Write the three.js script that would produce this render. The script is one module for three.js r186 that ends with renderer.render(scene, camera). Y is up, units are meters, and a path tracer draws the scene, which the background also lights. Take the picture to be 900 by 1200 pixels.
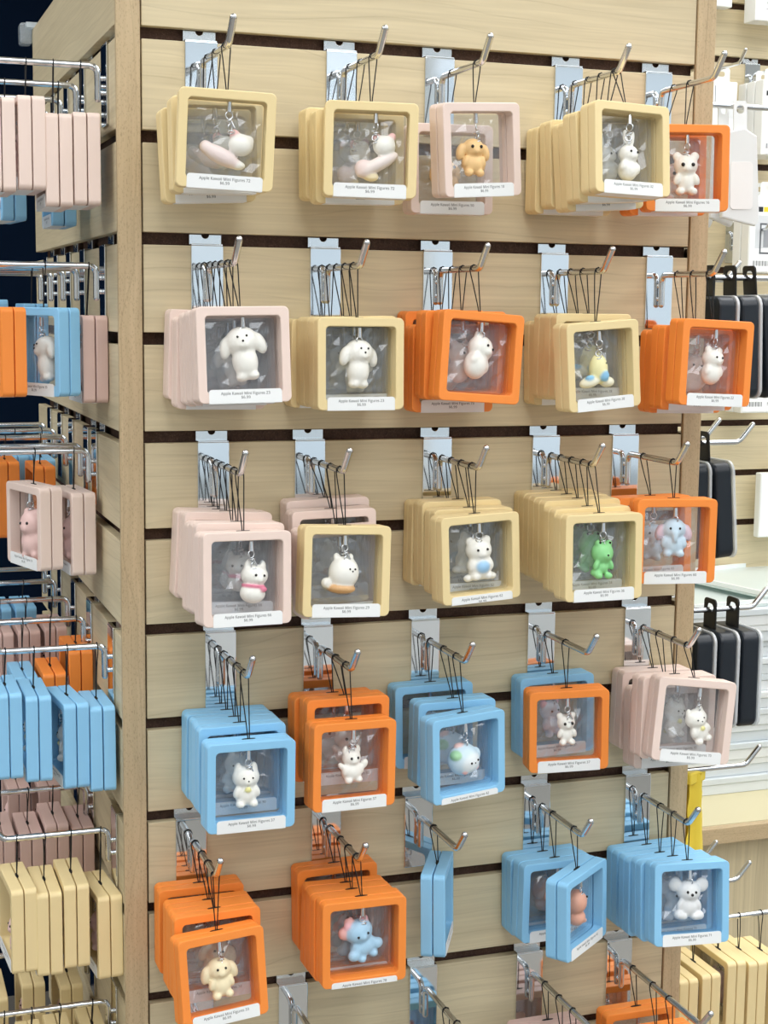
import * as THREE from 'three';
import { RoundedBoxGeometry } from 'three/addons/geometries/RoundedBoxGeometry.js';
import { mergeGeometries, mergeVertices } from 'three/addons/utils/BufferGeometryUtils.js';
import { MarchingCubes } from 'three/addons/objects/MarchingCubes.js';
import { RectAreaLightUniformsLib } from 'three/addons/lights/RectAreaLightUniformsLib.js';

// ------------------------------------------------------------------ camera, lights, exposure
const scene = new THREE.Scene();
scene.background = new THREE.Color().setRGB(0.74, 0.86, 0.95);   // plain daylight sky outside the shop window
const camera = new THREE.PerspectiveCamera(36.581, 900 / 1200, 0.02, 40);
camera.position.set(-0.21922, -0.20924, 1.19132);
camera.rotation.order = 'YXZ';
camera.rotation.set(-0.129777, -0.336568, 0.011559);
scene.add(camera);
const renderer = new THREE.WebGLRenderer({ antialias: true });
renderer.toneMapping = THREE.LinearToneMapping;
renderer.toneMappingExposure = 1.0;
renderer.shadowMap.enabled = true;
RectAreaLightUniformsLib.init();
const FLOOR = -1.7, CEIL = 1.02;
const PANEL_LIGHT = 2.85, PANEL_COLOR = 0xfafcff;
const PANELS = [[-1.45, 0.55], [0.1, 1.25], [2.1, 0.95], [-1.9, 2.6], [0.15, 2.6], [2.2, 2.6], [1.0, -0.2], [2.3, -0.2], [-1.4, -0.72]];

// ------------------------------------------------------------------ helpers
let seed = 20240;
const rnd = () => { seed = (seed * 1664525 + 1013904223) >>> 0; return seed / 4294967296; };
const rr = (a, b) => a + (b - a) * rnd();
const taken = {};
function numbered(n) { const k = taken[n] = (taken[n] ?? -1) + 1; return k ? `${n}_${String(k).padStart(3, '0')}` : n; }
function shade(o) { o.castShadow = o.receiveShadow = true; return o; }
function part(name, geo, mat, parent, label) { const m = shade(new THREE.Mesh(geo, mat)); m.name = name; parent.add(m); if (label) m.userData.label = label; return m; }
function thing(name, label, category, group) {
  const g = new THREE.Group(); g.name = numbered(name); g.userData = { label, category }; if (group) g.userData.group = group; scene.add(g); return g;
}
function struct(name, geo, mat) { const m = shade(new THREE.Mesh(geo, mat)); m.name = name; m.userData.kind = 'structure'; scene.add(m); return m; }
function box(w, h, d, x = 0, y = 0, z = 0, r = 0) { const g = r ? new RoundedBoxGeometry(w, h, d, 1, r) : new THREE.BoxGeometry(w, h, d); g.translate(x, y, z); return g; }
const clean = (g) => { const c = (g.index ? g.toNonIndexed() : g.clone()); for (const k of Object.keys(c.attributes)) if (!['position', 'normal', 'uv'].includes(k)) c.deleteAttribute(k); return c; };
const join = (...gs) => mergeGeometries(gs.map(clean));
function rrect(w, h, r, S = THREE.Shape, cx = 0, cy = 0) {
  const s = new S(), a = w / 2, b = h / 2;
  s.moveTo(cx - a + r, cy - b); s.lineTo(cx + a - r, cy - b); s.absarc(cx + a - r, cy - b + r, r, -Math.PI / 2, 0);
  s.lineTo(cx + a, cy + b - r); s.absarc(cx + a - r, cy + b - r, r, 0, Math.PI / 2); s.lineTo(cx - a + r, cy + b); s.absarc(cx - a + r, cy + b - r, r, Math.PI / 2, Math.PI);
  s.lineTo(cx - a, cy - b + r); s.absarc(cx - a + r, cy - b + r, r, Math.PI, Math.PI * 1.5); return s;
}
function extr(shape, depth, bevel = 0, seg = 4) {
  const g = new THREE.ExtrudeGeometry(shape, { depth: depth - 2 * bevel, bevelEnabled: bevel > 0, bevelThickness: bevel, bevelSize: bevel, bevelOffset: -bevel, bevelSegments: 2, curveSegments: seg });
  g.translate(0, 0, bevel); return g;
}
function path(pts, rad) {   // straight runs joined by rounded corners
  const V = pts.map((p) => new THREE.Vector3(...p)), c = new THREE.CurvePath(); let a = V[0];
  for (let i = 1; i < V.length - 1; i++) {
    const p = V[i].clone().addScaledVector(V[i - 1].clone().sub(V[i]).normalize(), rad[i - 1]), q = V[i].clone().addScaledVector(V[i + 1].clone().sub(V[i]).normalize(), rad[i - 1]);
    c.add(new THREE.LineCurve3(a, p)); c.add(new THREE.QuadraticBezierCurve3(p, V[i], q)); a = q;
  }
  c.add(new THREE.LineCurve3(a, V[V.length - 1])); return c;
}
function tube(curve, r, seg, rad = 8) {
  const t = new THREE.TubeGeometry(curve, seg, r, rad), out = [t];
  for (const e of [0, 1]) { const s = new THREE.SphereGeometry(r, rad, 4); s.scale(1, 1, 1); const p = curve.getPointAt(e); s.translate(p.x, p.y, p.z); out.push(s); }
  return join(...out);
}

// ------------------------------------------------------------------ textures
const P = new Uint8Array(512); { const a = [...Array(256).keys()]; for (let i = 255; i > 0; i--) { const j = Math.floor(rnd() * (i + 1)); [a[i], a[j]] = [a[j], a[i]]; } for (let i = 0; i < 512; i++) P[i] = a[i & 255]; }
function vnoise(x, y) {
  const X = Math.floor(x), Y = Math.floor(y), fx = x - X, fy = y - Y, u = fx * fx * (3 - 2 * fx), v = fy * fy * (3 - 2 * fy);
  const h = (i, j) => P[(P[(X + i) & 255] + Y + j) & 255] / 255;
  return (h(0, 0) * (1 - u) + h(1, 0) * u) * (1 - v) + (h(0, 1) * (1 - u) + h(1, 1) * u) * v;
}
function dataTex(w, h, fn, wrap = THREE.MirroredRepeatWrapping, srgb = true) {
  const d = new Uint8Array(w * h * 4);
  for (let y = 0; y < h; y++) for (let x = 0; x < w; x++) { const c = fn(x, y), i = (y * w + x) * 4; d[i] = Math.max(0, Math.min(255, c[0])); d[i + 1] = Math.max(0, Math.min(255, c[1])); d[i + 2] = Math.max(0, Math.min(255, c[2])); d[i + 3] = 255; }
  const t = new THREE.DataTexture(d, w, h); t.wrapS = t.wrapT = wrap; t.magFilter = t.minFilter = THREE.LinearFilter; if (srgb) t.colorSpace = THREE.SRGBColorSpace; t.needsUpdate = true; return t;
}
// maple laminate: fine lengthwise grain, a few cathedral lines and flecks
function maple(base, line, flecks) {
  return dataTex(1024, 1024, (x, y) => {
    const u = x / 1024 * 0.7, v = y / 1024 * 0.5;                       // metres
    const warp = vnoise(u * 7 + 3, v * 9) * 0.016 + vnoise(u * 22, v * 26 + 9) * 0.004;
    const fine = vnoise(u * 26, (v + warp * 0.4) * 900) - 0.5, mid = vnoise(u * 9 + 40, (v + warp) * 210) - 0.5, broad = vnoise(u * 4, v * 14 + 20) - 0.5;
    const f = Math.abs(((v + warp * 1.6) * 62 + vnoise(u * 5, v * 5) * 1.2) % 1 - 0.5), ring = Math.max(0, 1 - f * 26) * (0.25 + 0.75 * vnoise(u * 12 + 70, v * 40));
    const fl = flecks && vnoise(u * 700, v * 3600) > 0.8 ? 1 : 0;
    const k = 1 + fine * 0.05 + mid * 0.055 + broad * 0.05 - ring * line - fl * 0.1;
    return [base[0] * k, base[1] * (k - (1 - k) * 0.08), base[2] * (k - (1 - k) * 0.22)];
  });
}
const mapleTex = maple([211, 196, 161], 0.085, false), postTex = maple([196, 173, 136], 0.1, true);
const coreTex = dataTex(256, 256, (x, y) => { const n = vnoise(x * 0.5, y * 0.5) * 0.6 + vnoise(x * 0.12, y * 0.12) * 0.4, s = vnoise(x * 0.9 + 50, y * 0.9) > 0.86 ? 26 : 0; return [72 + n * 32 + s, 52 + n * 26 + s, 42 + n * 22 + s]; }, THREE.RepeatWrapping);
const std = (color, roughness = 0.5, extra = {}) => new THREE.MeshPhysicalMaterial({ color, roughness, ...extra });
const M = {
  wood: std(0xffffff, 0.5, { map: mapleTex }), post: std(0xffffff, 0.5, { map: postTex }), core: std(0xffffff, 0.9, { map: coreTex }),
  chrome: std(0xe9edf0, 0.06, { metalness: 1 }), steel: std(0xd8dadc, 0.14, { metalness: 1 }), zinc: std(0xe8ecee, 0.2, { metalness: 1 }),
  cord: std(0x0e0d0d, 0.6), film: std(0xfafbfc, 0.04, { transmission: 0.98, thickness: 0, ior: 1.4 }), pouch: std(0xeff3f7, 0.06, { transmission: 0.9, thickness: 0, ior: 1.75 }),
  silver: std(0xdfe2e6, 0.18, { metalness: 1 }), eye: std(0x17130f, 0.25), white: std(0xf1f2ee, 0.45), blackCase: std(0x141d27, 0.36), blackTab: std(0x060607, 0.5),
  clear: std(0xf4f8fa, 0.12, { transmission: 0.45, thickness: 0 }), wall: std(0xeceeee, 0.85), ceil: std(0xf2f2ef, 0.9), floor: std(0x8f8a82, 0.6), navy: std(0x0c1c32, 0.95, { specularIntensity: 0.2 }), yellowBag: std(0xf2d648, 0.4),
};
function uvMetres(g, su, sv, ou, ov, axis) {   // planar metre coordinates: grain runs along u
  const p = g.attributes.position, n = g.attributes.normal, uv = new Float32Array(p.count * 2);
  for (let i = 0; i < p.count; i++) {
    const x = p.getX(i), y = p.getY(i), z = p.getZ(i), ax = Math.abs(n.getX(i)), ay = Math.abs(n.getY(i)), az = Math.abs(n.getZ(i));
    let a, b; if (ax > ay && ax > az) { a = z; b = y; } else if (ay > az) { a = x; b = z; } else { a = x; b = y; }
    if (axis === 'y') [a, b] = [b, a];
    uv[2 * i] = (a + ou) / su; uv[2 * i + 1] = (b + ov) / sv;
  }
  g.setAttribute('uv', new THREE.BufferAttribute(uv, 2)); return g;
}
const plank = (w, h, d, x, y, z, axis = 'x') => uvMetres(box(w, h, d, x, y, z, 0.0006), 0.7, 0.5, rnd() * 5, rnd() * 5, axis);

// ------------------------------------------------------------------ room shell
const X0 = -3.4, X1 = 3.6, Z0 = -2.1, Z1 = 4.4, T = 0.1;
struct('floor', box(X1 - X0, T, Z1 - Z0, (X0 + X1) / 2, FLOOR - T / 2, (Z0 + Z1) / 2), M.floor);
struct('ceiling', box(X1 - X0, T, Z1 - Z0, (X0 + X1) / 2, CEIL + T / 2, (Z0 + Z1) / 2), M.ceil);
struct('wall_left', box(T, CEIL - FLOOR, Z1 - Z0, X0 - T / 2, (CEIL + FLOOR) / 2, (Z0 + Z1) / 2), M.wall);
struct('wall_right', box(T, CEIL - FLOOR, Z1 - Z0, X1 + T / 2, (CEIL + FLOOR) / 2, (Z0 + Z1) / 2), M.wall);
{ // front wall with the shop window
  const wx0 = 0.35, wx1 = 3.45, wy0 = -1.25, wy1 = 0.82, zc = Z1 + T / 2, L = X0 - T, Rr = X1 + T;
  struct('wall_front', join(box(wx0 - L, CEIL - FLOOR, T, (L + wx0) / 2, (CEIL + FLOOR) / 2, zc), box(Rr - wx1, CEIL - FLOOR, T, (wx1 + Rr) / 2, (CEIL + FLOOR) / 2, zc), box(wx1 - wx0, CEIL - wy1, T, (wx0 + wx1) / 2, (CEIL + wy1) / 2, zc), box(wx1 - wx0, wy0 - FLOOR, T, (wx0 + wx1) / 2, (wy0 + FLOOR) / 2, zc)), M.wall);
  const w = new THREE.Group(); w.name = 'window_1'; w.userData.kind = 'structure'; scene.add(w);
  for (let i = 0; i <= 2; i++) part('window_frame', box(0.05, wy1 - wy0, 0.06, wx0 + 0.025 + i * (wx1 - wx0 - 0.05) / 2, (wy0 + wy1) / 2, zc), M.white, w);
  for (const y of [wy0 + 0.025, wy1 - 0.025]) part('window_frame', box(wx1 - wx0 - 0.1, 0.05, 0.06, (wx0 + wx1) / 2, y, zc), M.white, w);
  for (let i = 0; i < 2; i++) part('pane', box((wx1 - wx0) / 2 - 0.055, wy1 - wy0 - 0.1, 0.004, wx0 + (wx1 - wx0) * (0.25 + 0.5 * i), (wy0 + wy1) / 2, zc), std(0xffffff, 0.02, { transmission: 1, thickness: 0 }), w);
  struct('pavement', box(14, 0.1, 8, 0, FLOOR - 0.06, Z1 + T + 4.01), std(0xa9a8a4, 0.9));
}
struct('wall_far', box(X1 - X0 + 2 * T, CEIL - FLOOR, T, (X0 + X1) / 2, (CEIL + FLOOR) / 2, Z0 - T / 2), M.navy);
const diffuser = new THREE.MeshStandardMaterial({ color: 0xffffff, emissive: PANEL_COLOR, emissiveIntensity: 1.6 });
PANELS.forEach(([x, z], i) => {
  const t = thing('ceiling_light', 'flat square white lamp panel set in the shop ceiling', 'ceiling light', 'lamp panels in the shop ceiling');
  t.position.set(x, CEIL, z);
  const fr = new THREE.Shape(); fr.moveTo(-0.62, -0.62); fr.lineTo(0.62, -0.62); fr.lineTo(0.62, 0.62); fr.lineTo(-0.62, 0.62); fr.holes.push(rrect(1.18, 1.18, 0.01, THREE.Path));
  const g = extr(fr, 0.02); g.rotateX(Math.PI / 2); part('frame', g, M.white, t);
  part('diffuser', box(1.18, 0.008, 1.18, 0, -0.006, 0), diffuser, t);
  const l = new THREE.RectAreaLight(PANEL_COLOR, PANEL_LIGHT, 1.15, 1.15); l.position.set(0, -0.016, 0); l.rotation.x = -Math.PI / 2; t.add(l);
});

// ------------------------------------------------------------------ slatwall tower
const S = 0.0762, GAP = 0.0095, W = 0.4729, PW = 0.019, XR = W + 0.0182, DEPTH = 0.5196, TOP = 0.0785, TH = 0.008;
const tower = thing('slatwall_tower', 'four-sided maple slatwall display tower with dark horizontal grooves and corner trim', 'display stand');
{
  const rows = []; rows.push([0, TOP]); for (let i = 0; i < 20; i++) rows.push([-S * (i + 1), -S * i - GAP]); rows.push([FLOOR + 0.06, -S * 20 - GAP]);
  for (const [a, b] of rows) part('slat', plank(W - 0.0012, b - a, TH, W / 2, (a + b) / 2, -TH / 2), M.wood, tower);
  const zc = -0.0035 - (DEPTH - 0.0035) / 2, zl = DEPTH - 0.0035;
  for (const [a, b] of rows) {
    part('slat', plank(TH, b - a, zl, -PW + TH / 2, (a + b) / 2, zc), M.wood, tower);
    part('slat', plank(TH, b - a, zl, XR - TH / 2, (a + b) / 2, zc), M.wood, tower);
  }
  const H = TOP - FLOOR - 0.06, yc = (TOP + FLOOR + 0.06) / 2;
  const cu = (g) => uvMetres(g, 0.12, 0.12, 0, 0, 'x');
  part('core_panel', cu(box(W - 0.001, H - 0.002, 0.008, W / 2, yc, -0.015)), M.core, tower, 'dark brown fibreboard core behind the grooves');
  part('core_panel', cu(box(0.008, H - 0.002, DEPTH - 0.03, -PW + 0.015, yc, -DEPTH / 2 - 0.005)), M.core, tower);
  part('core_panel', cu(box(0.008, H - 0.002, DEPTH - 0.03, XR - 0.015, yc, -DEPTH / 2 - 0.005)), M.core, tower);
  part('back_panel', plank(W, H - 0.002, 0.012, W / 2, yc, -DEPTH + 0.008), M.wood, tower);
  part('corner_trim', plank(PW - 0.0008, H, 0.0046, -PW / 2 - 0.0003, yc, -0.0008, 'y'), M.post, tower);
  part('corner_trim', plank(XR - W - 0.0006, H, 0.0046, (W + XR) / 2, yc, -0.0008, 'y'), M.post, tower);
  part('top_cap', plank(XR + PW - 0.04, 0.012, DEPTH - 0.06, (XR - PW) / 2, TOP - 0.014, -DEPTH / 2), M.wood, tower);
  part('plinth', box(XR + PW - 0.04, 0.06, DEPTH - 0.04, (XR - PW) / 2, FLOOR + 0.03, -DEPTH / 2), M.core, tower);
}
{
  const c = thing('acrylic_clip', 'small clear acrylic clip on the back top edge of the tower side', 'clip');
  part('clip_body', box(0.013, 0.022, 0.02, -PW - 0.0068, 0.074, -DEPTH - 0.004, 0.003), std(0xf2f8fb, 0.08, { transmission: 0.8, thickness: 0 }), c);
  part('clip_jaw', box(0.014, 0.006, 0.012, -PW - 0.0005, TOP + 0.0035, -DEPTH + 0.004, 0.001), std(0xf2f8fb, 0.08, { transmission: 0.7, thickness: 0 }), c);
}

// ------------------------------------------------------------------ hooks
const PLATE = join(extr(rrect(0.0254, 0.0612, 0.001), 0.0015, 0.0005).translate(0, -0.0397, 0.0003), box(0.0248, 0.0012, 0.0085, 0, -0.0086, -0.0027, 0.0004));
const TAB = (() => {
  const s = new THREE.Shape(); s.moveTo(-0.0127, -0.0084); s.lineTo(0.0127, -0.0084); s.lineTo(0.0127, -0.0006); s.lineTo(0.003, -0.0006); s.absarc(0, -0.0006, 0.003, 0, Math.PI, true); s.lineTo(-0.0127, -0.0006);
  return extr(s, 0.0014, 0.0003).translate(0, 0, -0.0068);
})();
const RODY = -0.0248, RODR = 0.0026;
const rodGeo = {};
function rod(len) {
  return rodGeo[len] ??= tube(path([[0, -0.05, 0.0062], [0, RODY, 0.0062], [0, RODY, len], [0, RODY + 0.0165, len + 0.0145]], [0.007, 0.004]), RODR, 44, 10);
}
const WELD = join(...[-0.034, -0.045].map((y) => new THREE.SphereGeometry(0.0021, 8, 6).translate(0, y, 0.0028)));
const FACE = { front: { a: 0, o: [0, 0, 0] }, side: { a: -Math.PI / 2, o: [-PW, 0, 0] }, right: { a: Math.PI / 2, o: [XR, 0, 0] } };
// u = place along the face (x on the front, z on the sides)
function facePoint(face, u, y, out) { return face === 'front' ? new THREE.Vector3(u, y, out) : face === 'side' ? new THREE.Vector3(-PW - out, y, u) : new THREE.Vector3(XR + out, y, u); }
const ORD = ['first', 'second', 'third', 'fourth', 'fifth', 'sixth'], ROWN = ['top', 'second', 'third', 'fourth', 'fifth', 'lowest'];
function hook(face, row, k, u, len = 0.0895) {
  const where = { front: 'front', side: 'shaded side', right: 'far side' }[face];
  const t = thing('slatwall_hook', `chrome slatwall hook, ${ORD[k]} from the corner trim, ${ROWN[row]} hook row, ${where} of tower`, 'hook', `slatwall hooks on the ${where} of the tower`);
  t.position.copy(facePoint(face, u, -2 * S * row, 0)); t.rotation.y = FACE[face].a;
  part('bracket_plate', PLATE, M.chrome, t); part('slot_tab', TAB, M.zinc, t); part('rod', rod(len), M.steel, t); part('weld', WELD, M.zinc, t);
  return { face, row, k, u, len };
}

// ------------------------------------------------------------------ figurines: smooth-blended bodies
const hex = (h) => new THREE.Color(h);
const WH = 0xf3f2ea, CR = 0xf1e3bd, PK = 0xf0c4c0;
function sdfMesh(prims, k = 1.6, N = 34) {   // prims in mm: [x,y,z, rx,ry,rz, colour, rotZ]
  let R = 0; for (const p of prims) for (let j = 0; j < 3; j++) R = Math.max(R, Math.abs(p[j]) + Math.max(p[3], p[4], p[5])); R += 2;
  const mc = new MarchingCubes(N, new THREE.MeshBasicMaterial(), false, false, 60000); mc.isolation = 0;
  const one = (p, x, y, z) => {
    let a = x - p[0], b = y - p[1], c = z - p[2]; const w = p[7] || 0; if (w) { const cs = Math.cos(w), sn = Math.sin(w); [a, b] = [a * cs + b * sn, -a * sn + b * cs]; }
    const k0 = Math.hypot(a / p[3], b / p[4], c / p[5]), k1 = Math.hypot(a / p[3] ** 2, b / p[4] ** 2, c / p[5] ** 2); return k1 < 1e-9 ? -Math.min(p[3], p[4], p[5]) : k0 * (k0 - 1) / k1;
  };
  const field = (x, y, z) => { let d = 1e3; for (const p of prims) { const e = one(p, x, y, z), h = Math.max(k - Math.abs(d - e), 0) / k; d = Math.min(d, e) - h * h * k * 0.25; } return d; };
  const half = N / 2;
  for (let z = 0; z < N; z++) for (let y = 0; y < N; y++) for (let x = 0; x < N; x++) mc.field[x + N * y + N * N * z] = -field((x - half) / half * R, (y - half) / half * R, (z - half) / half * R);
  mc.update();
  const n = mc.count; let g = new THREE.BufferGeometry(); const pos = new Float32Array(n * 3);
  for (let i = 0; i < n * 3; i++) pos[i] = mc.positionArray[i] * R;
  g.setAttribute('position', new THREE.BufferAttribute(pos, 3)); g = mergeVertices(g, 1e-3);
  const p = g.attributes.position, ix = g.index.array; let vol = 0;
  for (let i = 0; i < ix.length; i += 3) { const a = new THREE.Vector3().fromBufferAttribute(p, ix[i]), b = new THREE.Vector3().fromBufferAttribute(p, ix[i + 1]), c = new THREE.Vector3().fromBufferAttribute(p, ix[i + 2]); vol += a.dot(b.cross(c)); }
  if (vol < 0) for (let i = 0; i < ix.length; i += 3) [ix[i], ix[i + 1]] = [ix[i + 1], ix[i]];
  const col = new Float32Array(p.count * 3);
  for (let i = 0; i < p.count; i++) {
    let r = 0, gg = 0, b = 0, ws = 0;
    for (const q of prims) { const e = one(q, p.getX(i), p.getY(i), p.getZ(i)), w = Math.exp(-Math.max(e, -1) * 4), c = hex(q[6]); r += c.r * w; gg += c.g * w; b += c.b * w; ws += w; }
    col[3 * i] = r / ws; col[3 * i + 1] = gg / ws; col[3 * i + 2] = b / ws;
  }
  g.setAttribute('color', new THREE.BufferAttribute(col, 3)); g.scale(1e-3, 1e-3, 1e-3); g.computeVertexNormals(); return g;
}
const mir = (p) => [p, [-p[0], ...p.slice(1, 7), -(p[7] || 0)]];
function animal({ c = WH, ear = 'round', ec = c, head = [8.2, 7.4, 7], body = [6.6, 7.5, 6], arms = 1, legs = 1, extra = [], belly }) {
  const L = [[0, 6, 0, ...head, c], [0, -5, 0, ...body, c], [0, 4, head[2] - 1, 2.6, 2, 1.8, c]];
  if (ear === 'round') L.push(...mir([6, 12.2, 0, 3, 3, 2, ec]));
  if (ear === 'cat') L.push(...mir([5.6, 12.6, 0, 2, 3.4, 1.8, ec, 0.35]));
  if (ear === 'tall') L.push(...mir([3, 17, -0.5, 2.2, 6.4, 1.8, ec, -0.12]));
  if (ear === 'flop') L.push(...mir([9.6, 3.4, 0, 3.2, 6, 3.2, ec, 0.25]));
  if (ear === 'big') L.push(...mir([10, 10.4, -1, 5, 5.2, 2.4, ec]));
  if (arms) L.push(...mir([6.6, -3, 2.6, 2.2, 4, 2.4, c, 0.35]));
  if (legs) L.push(...mir([4.4, -11, 3.4, 3, 2.6, 3.4, c]));
  if (belly) L.push([0, -4.5, body[2] - 2, 4.8, 4.2, 3.2, belly]);
  return [...L, ...extra];
}
const eyesAt = (x, y, z, r = 0.8) => [[x, y, z, r], [-x, y, z, r]];
const FIG = {
  whale: { say: 'pale pink', p: [[-5, -4, 0, 13, 5, 5, 0xecdcd8, -0.42], [-14, 1, 0, 3.5, 3.5, 3, 0xecdcd8], [7, 3, 0, 7.5, 6.6, 6, WH], [3, 9, 0, 3, 3, 2, PK], [12, 6, 0, 2.6, 2.6, 2, WH], [6, -9, 0, 4, 2.6, 3, WH]], eyes: [] },
  boat: { say: 'bear boat', p: [[0, -5, 0, 15, 4.4, 5, 0xf0e4de, 0.5], [-9, -8, 0, 6, 6, 4, 0xead6d0], [4, 7, 0, 7.4, 6.8, 6, WH], [9, 13, 0, 2.6, 2.6, 2, PK], [-1, 12, 0, 2.6, 2.6, 2, PK], [-4, -13, 0, 5, 3, 3, CR]], eyes: [] },
  puppy: { say: 'tan puppy', p: animal({ c: 0xf0c88c, ear: 'flop', head: [8, 6.8, 6.6], body: [8.4, 7, 6], extra: [[9, -7, -3, 2.4, 2.4, 2.4, 0xf0c88c]] }), eyes: eyesAt(3.4, 7, 6.2, 1.1) },
  bunny: { say: 'white bunny', p: animal({ ear: 'tall', head: [7.6, 6.6, 6.6], body: [7.6, 7.6, 6.4], legs: 0 }), eyes: eyesAt(3, 7, 6.2) },
  bear: { say: 'white bear', p: animal({ head: [8, 7.4, 6.6], body: [6, 7.5, 5.4] }), eyes: eyesAt(3.4, 6.4, 6.3, 1.2) },
  lamb: { say: 'white puppy', p: animal({ ear: 'flop', head: [9, 7.8, 7.4], body: [7, 9.4, 6.4], arms: 0, legs: 0, extra: [...mir([3, -13, 1, 3.4, 2.6, 4, WH])] }), eyes: [[2.5, 8.5, 7, 0.6], [-2.5, 8.5, 7, 0.6], [0, 6, 8, 0.6]] },
  hamster: { say: 'white hamster', p: animal({ ear: 'round', head: [9, 8, 7.4], body: [8.4, 8.8, 6.6], legs: 0 }), eyes: eyesAt(3, 7, 7) },
  chick: { say: 'yellow bird', p: [[1, 1, 0, 7.5, 11, 6, 0xf2ecb4], [-7, -8, 0, 9, 4.2, 5, 0xf4f1d8, 0.2], [8, -9, 0, 6, 4, 5, 0xf4f1d8, -0.1], [3, -4, 4.6, 4, 4, 2.4, 0x8cc4e6], [-9, -5, 3, 3.4, 2.2, 2, 0x8cc4e6]], eyes: [[5, 5, 4.6, 0.6]] },
  scarfcat: { say: 'white cat', p: animal({ ear: 'cat', head: [9, 7, 7], body: [8.4, 6.4, 6.6], arms: 0, legs: 0, extra: [[0, -0.4, 0, 7.8, 1.4, 6.8, 0xdf7f98], [4, -2, 6, 2.4, 1.4, 1.4, 0xdf7f98]] }), eyes: eyesAt(3, 6.5, 6.6) },
  egg: { say: 'egg cat', p: [[1, 1, 0, 9.8, 10.6, 8.4, WH], [-10, -6, 0, 3.4, 3.4, 3.2, WH], [0, -9, 0, 9.4, 3.4, 7.6, 0xd9ac78], ...mir([4.6, 11, 0, 2.2, 2.4, 1.8, WH])], eyes: [[2.6, 4, 7.9, 0.6], [6.4, 4, 6.9, 0.6], [4.6, 2.6, 7.8, 0.5]] },
  bibbear: { say: 'white bear', p: animal({ head: [9, 8, 7.4], body: [8.6, 9, 7], belly: 0x9cc8ea, extra: [...mir([8.4, -12, 0, 3.4, 2.4, 3, WH])] }), eyes: eyesAt(3.4, 7, 7) },
  frog: { say: 'green frog', p: animal({ c: 0x8fd890, ear: 'none', head: [8.8, 8.6, 7.6], body: [5.4, 5, 5], extra: [...mir([4.6, 13.4, 1, 2.6, 2.6, 2.4, 0x8fd890]), [-5, -9, 0, 4, 3, 4, 0x8fd890]] }), eyes: [[4.4, 14, 3.2, 0.9], [-4.4, 14, 3.2, 0.9], [0, 5, 8.4, 0.7]] },
  elephant: { say: 'blue elephant', p: animal({ c: 0xc6dcea, ear: 'flop', ec: 0xdcc6d2, head: [8.2, 7.6, 7], body: [8, 8, 6.6], extra: [[0, 1, 7, 1.8, 4, 1.8, 0xc6dcea]] }), eyes: eyesAt(3.2, 7, 6.4) },
  bowcat: { say: 'white cat', p: animal({ ear: 'cat', head: [9, 7.6, 7], body: [7.4, 8, 6.4], extra: [[0, -1, 6.4, 2, 1.4, 1, 0xe9e39a]] }), eyes: [[3, 6.8, 6.6, 0.6], [-3, 6.8, 6.6, 0.6], [0, 5, 7.6, 0.5]] },
  kitten: { say: 'waving kitten', p: animal({ ear: 'cat', head: [7.4, 7, 6.4], body: [8.4, 8, 6.6], extra: [[10, 0, 2, 2.8, 4, 2.6, WH, -0.6], [-9, 0, 1, 2.2, 4, 2.2, WH, 0.8]] }), eyes: eyesAt(2.8, 6.6, 6, 1) },
  ball: { say: 'round pastel', p: [[0, 0, 0, 12.4, 11.8, 10, 0xcfe4ee], [1, -1, 4.2, 9.6, 8.6, 7, 0xe9f0f2], [-8, 5, 3, 4.6, 3.6, 4.4, 0xa6d6a8], [10.6, 2, 2, 3.6, 5, 3.4, 0xcfe4ee], [-3, 11, 0, 4, 2, 3, 0xeec8c0], [-4, -7.6, 7, 1.8, 1.8, 1.4, 0xf0b8b4], [7, -6, 7, 1.8, 1.8, 1.4, 0xf0b8b4]], eyes: [[-0.6, -0.6, 11, 0.8], [6, 0.4, 10.2, 0.8], [2.8, -1, 11.1, 0.5]] },
  cream: { say: 'cream puppy', p: animal({ c: CR, ear: 'flop', head: [8.4, 7.4, 7], body: [7, 8, 6.2] }), eyes: eyesAt(2.8, 7.4, 6.6) },
  bluebear: { say: 'blue bear', p: animal({ c: 0xa9cfe8, ear: 'round', ec: 0xefb9c0, head: [9.6, 8, 7.4], body: [9.4, 6.6, 6.4], extra: [[9, -6, 3, 4, 3.6, 3.6, 0xa9cfe8], [-9, -7, 3, 4, 3.6, 3.6, 0xa9cfe8], [-9, 8, -2, 4.4, 4.4, 3.6, 0xefb9b4], [-4, 14, -2, 3.6, 3.6, 3, 0xefb9b4]] }), eyes: eyesAt(3.6, 5.6, 7) },
  peach: { say: 'peach chick', p: [[0, 4, 0, 9, 9, 8, 0xe2a890], [0, -8, 0, 7.4, 6, 7, 0xe2a890], [6, 5, 5, 2.4, 2, 2.4, 0xdfe6ea], [5, -12, 3, 3.4, 2, 4, 0xe7b49c]], eyes: [[4, 7, 7.2, 0.8]] },
  koala: { say: 'grey koala', p: animal({ c: 0xe2e4e4, ear: 'big', head: [8.6, 7.8, 7.2], body: [7.2, 7.4, 6.2], extra: [...mir([7.6, -10, 3, 3.4, 3.2, 4, 0xe2e4e4])] }), eyes: [[3, 6.6, 6.8, 0.9], [-3, 6.6, 6.8, 0.9], [0, 5, 8, 1]] },
  panda: { say: 'pastel bear', p: animal({ c: 0xdfe3ee, ec: 0xe6a9b0, extra: [[3, 3, 6.6, 2, 2, 1.4, 0xd98a94]] }), eyes: eyesAt(3, 7, 6.4) },
  rose: { say: 'rose bear', p: animal({ c: 0xe6c3bc, ear: 'round', head: [9.4, 8.6, 8], body: [9, 8.4, 7.4] }), eyes: eyesAt(3, 7, 7.4) },
};
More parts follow.
